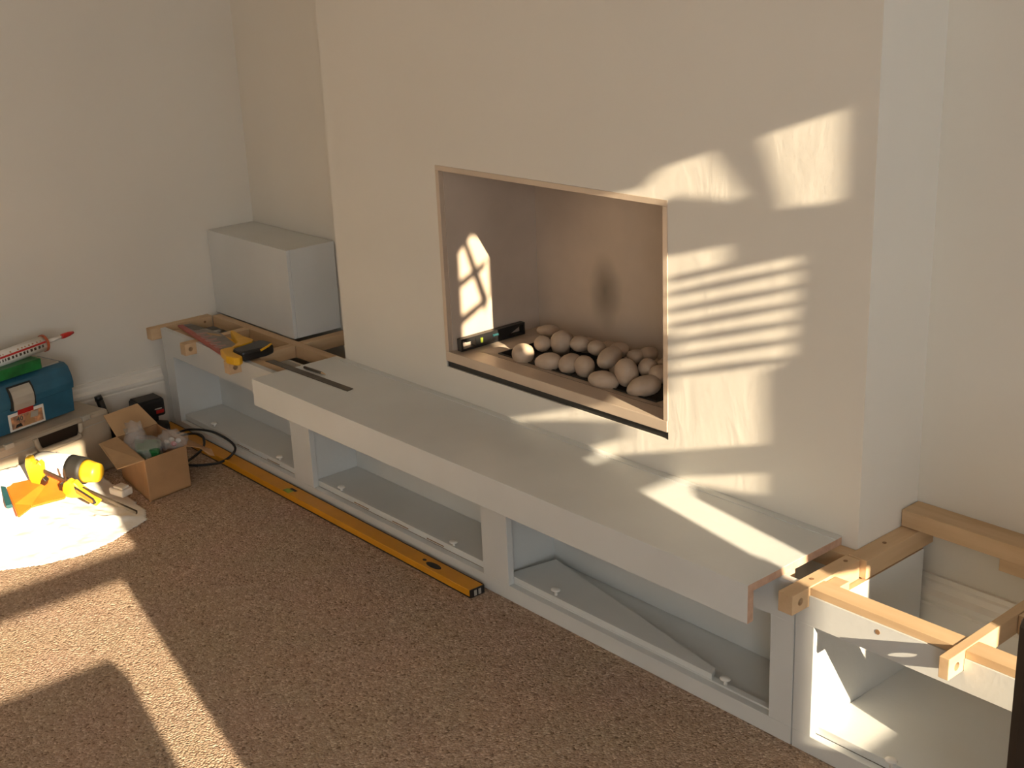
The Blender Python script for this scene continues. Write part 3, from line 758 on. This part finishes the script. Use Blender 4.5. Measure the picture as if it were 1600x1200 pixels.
cpoly([(-.02, -.006), (.345, -.006), (.345, .006), (-.02, .006)], .006, .012, 'bar', 'iron', .0008)
cpoly([(-.035, -.030), (-.018, -.040), (-.012, -.022), (.004, -.022), (.010, -.038), (.022, -.030), (.022, .012), (.012, .050), (.002, .085), (-.010, .082), (-.026, .050), (-.038, .0)], 0, .020, 'fixed_jaw', 'yellow', .003)
cpoly([(.004, .050), (.022, .022), (.034, .030), (.016, .086), (.004, .088)], .002, .018, 'jaw_pad', 'dark', .002)
sc_ = lambda L_: [(u*.84, v) for u, v in L_]
cpoly(sc_([(.118, .000), (.136, -.016), (.150, -.014), (.160, -.020), (.180, -.008), (.250, .008), (.262, .020), (.252, .036), (.230, .034), (.190, .028), (.150, .048), (.110, .058), (.112, .020)]), 0, .022, 'sliding_handle', 'yellow', .004)
cpoly(sc_([(.096, .018), (.112, .010), (.112, .058), (.092, .066)]), .002, .018, 'jaw_pad', 'dark', .002)
cpoly(sc_([(.165, -.010), (.245, .006), (.256, .018), (.245, .030), (.175, .012)]), .020, .025, 'grip_loop', 'black', .002)
cpoly(sc_([(.175, -.003), (.240, .010), (.245, .018), (.238, .022), (.180, .008)]), .024, .028, 'trigger', 'orange', .001)
cpoly(sc_([(.110, -.046), (.115, -.048), (.124, -.006), (.117, -.004)]), .008, .012, 'release_lever', 'iron', .0008)

# white bottle with black band, orange pouch
bo = thing('white_bottle', 'white bottle with black band and yellow cap lying behind the clamp', 'bottle', (.47, -.75, .09))
b0, b1 = Vector((.398, -.798, .140)), Vector((.560, -.700, .128)); bd = (b1-b0).normalized(); bl = (b1-b0).length
RBt = .042
def bseg(s0, s1, r0, r1, name, m):
    k = [b0+bd*(s0+(s1-s0)*i/4) for i in range(5)]; r = [r0+(r1-r0)*i/4 for i in range(5)]
    obj(name, tube(k, r, 22), m, bo, smooth=True)
obj('body', tube([b0-bd*.03, b0-bd*.02, b0, b0+bd*.10], [.012, .030, RBt-.002, RBt], 22), 'white', bo, smooth=True)
bseg(.100, .150, RBt+.0006, RBt-.001, 'black_band', 'blackm')
bseg(.150, .195, RBt-.006, RBt-.014, 'yellow_cap', 'yellow')
po = thing('orange_pouch', 'flat orange pouch with a teal end under the bar clamp', 'pouch', (.52, -.90, .08))
n3 = Vector((.55, -.15, .8)).normalized()
pp = [Vector(v) for v in ((.405, -.925, .110), (.470, -.800, .118), (.480, -.775, .112), (.590, -.815, .093), (.575, -.865, .090), (.560, -.905, .085), (.600, -.962, .082), (.540, -.950, .095))]
bm = bmesh.new(); A = [bm.verts.new(v+n3*.006) for v in pp]; B = [bm.verts.new(v-n3*.010) for v in pp]
bm.faces.new(A); bm.faces.new(list(reversed(B)))
for i in range(len(pp)): bm.faces.new([A[i], B[i], B[(i+1) % len(pp)], A[(i+1) % len(pp)]])
bmesh.ops.recalc_face_normals(bm, faces=bm.faces[:])
bmesh.ops.bevel(bm, geom=bm.edges[:], offset=.003, segments=2, affect='EDGES')
obj('fabric', bm, 'orange', po)
slab(Vector((.428, -.942, .122)), Vector((.448, -.934, .122)), Vector((.548, -.957, .104)), Vector((.540, -.972, .102)), .012, 'end_tab', 'teal', po)
pb = thing('paper_packet', 'small white paper packet between the clamp and the cardboard box', 'packet', (.55, -.63, .03))
obj('wrapper', prism([(.525, -.660), (.590, -.645), (.575, -.603), (.520, -.612)], .034, .058, 'z', .006), 'white', pb)
obj('fold', prism([(.540, -.650), (.582, -.640), (.570, -.612), (.532, -.620)], .058, .064, 'z', .002), 'white', pb)

# ------------------------------------------------------------------ dark upright case cut by the right edge of the frame
dk = thing('dark_upright_case', 'near-black upright case with rounded edges at the right edge of the picture', 'case', (3.49, -.535, 0))
obj('shell', bx(3.387, 3.60, -.600, -.470, .012, .708, .020), 'dark', dk)
obj('plinth', bx(3.405, 3.58, -.590, -.480, .0, .012, .002), 'blackm', dk)
obj('side_groove', bx(3.43, 3.436, -.6015, -.599, .05, .66, .0005), 'blackm', dk)

# ------------------------------------------------------------------ sun blockers added at the windows (outside the frame)
pl = thing('shadow_plant', 'unseen leafy plant added beside the narrow window to shape the sun patches', 'plant', (XW-.22, -1.08, 0))  # unseen plant, added so its shadows break up the sun on the breast
obj('pot', tube([(XW-.22, -1.08, .001), (XW-.22, -1.08, .26), (XW-.22, -1.08, .262), (XW-.22, -1.08, .30)], [.11, .15, .165, .165], 20), 'clay', pl)
for zt in (1.40, 1.62, 1.80, 1.97, 2.10):
    obj('stem', tube(smooth_path([(XW-.22, -1.08, .29), (XW-.16, -1.04, .9), (XW-.05, -.92, zt-.12), (XW-.011, -.79, zt)], 5), .006, 6), 'shade_leaf', pl)
def shade_leaf(pts, name='shade_leaf', th=.002, x=XW-.012):  # flat outline shaped to block sun between the lit patches
    obj(name, prism(pts, x, x+th, 'x'), 'shade_leaf', pl)
# long horizontal leaflets that cut the sun into stripes
for zc in (1.742, 1.781, 1.819, 1.856, 1.892, 1.930):
    shade_leaf([(-.676, zc-.006), (-.64, zc-.010), (-.600, zc-.006), (-.600, zc+.004), (-.64, zc+.010), (-.676, zc+.006)])
shade_leaf([(-.684, 2.02), (-.684, 2.135), (-.670, 2.150), (-.623, 2.085), (-.615, 2.065), (-.587, 2.045), (-.555, 2.045), (-.555, 1.955), (-.640, 1.955), (-.640, 2.01)])
shade_leaf([(-.675, 1.955), (-.675, 1.972), (-.640, 1.972), (-.640, 1.955)])
shade_leaf([(-.655, 2.245), (-.624, 2.245), (-.610, 2.06), (-.630, 2.09)])
shade_leaf([(-.80, 2.15), (-.74, 2.205), (-.688, 2.185), (-.668, 2.245), (-.80, 2.245)])
shade_leaf([(-.604, 1.955), (-.555, 1.955), (-.555, 1.28), (-.618, 1.28), (-.620, 1.72), (-.606, 1.74)])
shade_leaf([(-.80, 1.68), (-.672, 1.70), (-.668, 1.84), (-.706, 1.848), (-.706, 1.885), (-.684, 1.892), (-.684, 1.905), (-.80, 1.905)])
shade_leaf([(-.775, 2.20), (-.758, 2.205), (-.690, 2.02), (-.705, 1.98)])
shade_leaf([(-.80, 2.06), (-.80, 2.085), (-.69, 2.13), (-.70, 2.105)])
shade_leaf([(-.80, 1.955), (-.80, 1.985), (-.70, 2.025), (-.69, 2.01)])
shade_leaf([(-.800, 1.565), (-.745, 1.565), (-.70, 1.60), (-.70, 1.64), (-.74, 1.66), (-.80, 1.68)])
shade_leaf([(-.695, 1.30), (-.61, 1.28), (-.61, 1.43), (-.665, 1.475), (-.705, 1.455)])
shade_leaf([(-.80, .945), (-.762, .945), (-.762, 1.30), (-.778, 1.36), (-.80, 1.36)])
cx = tag(recenter(obj('shadow_carton', bx(XW-.13, XW-.025, -2.24, -1.878, .946, 1.345, .003), 'card')), 'unseen cardboard carton added on the window sill to block low sun', 'carton')  # added out of view to cast the block shadow on the carpet
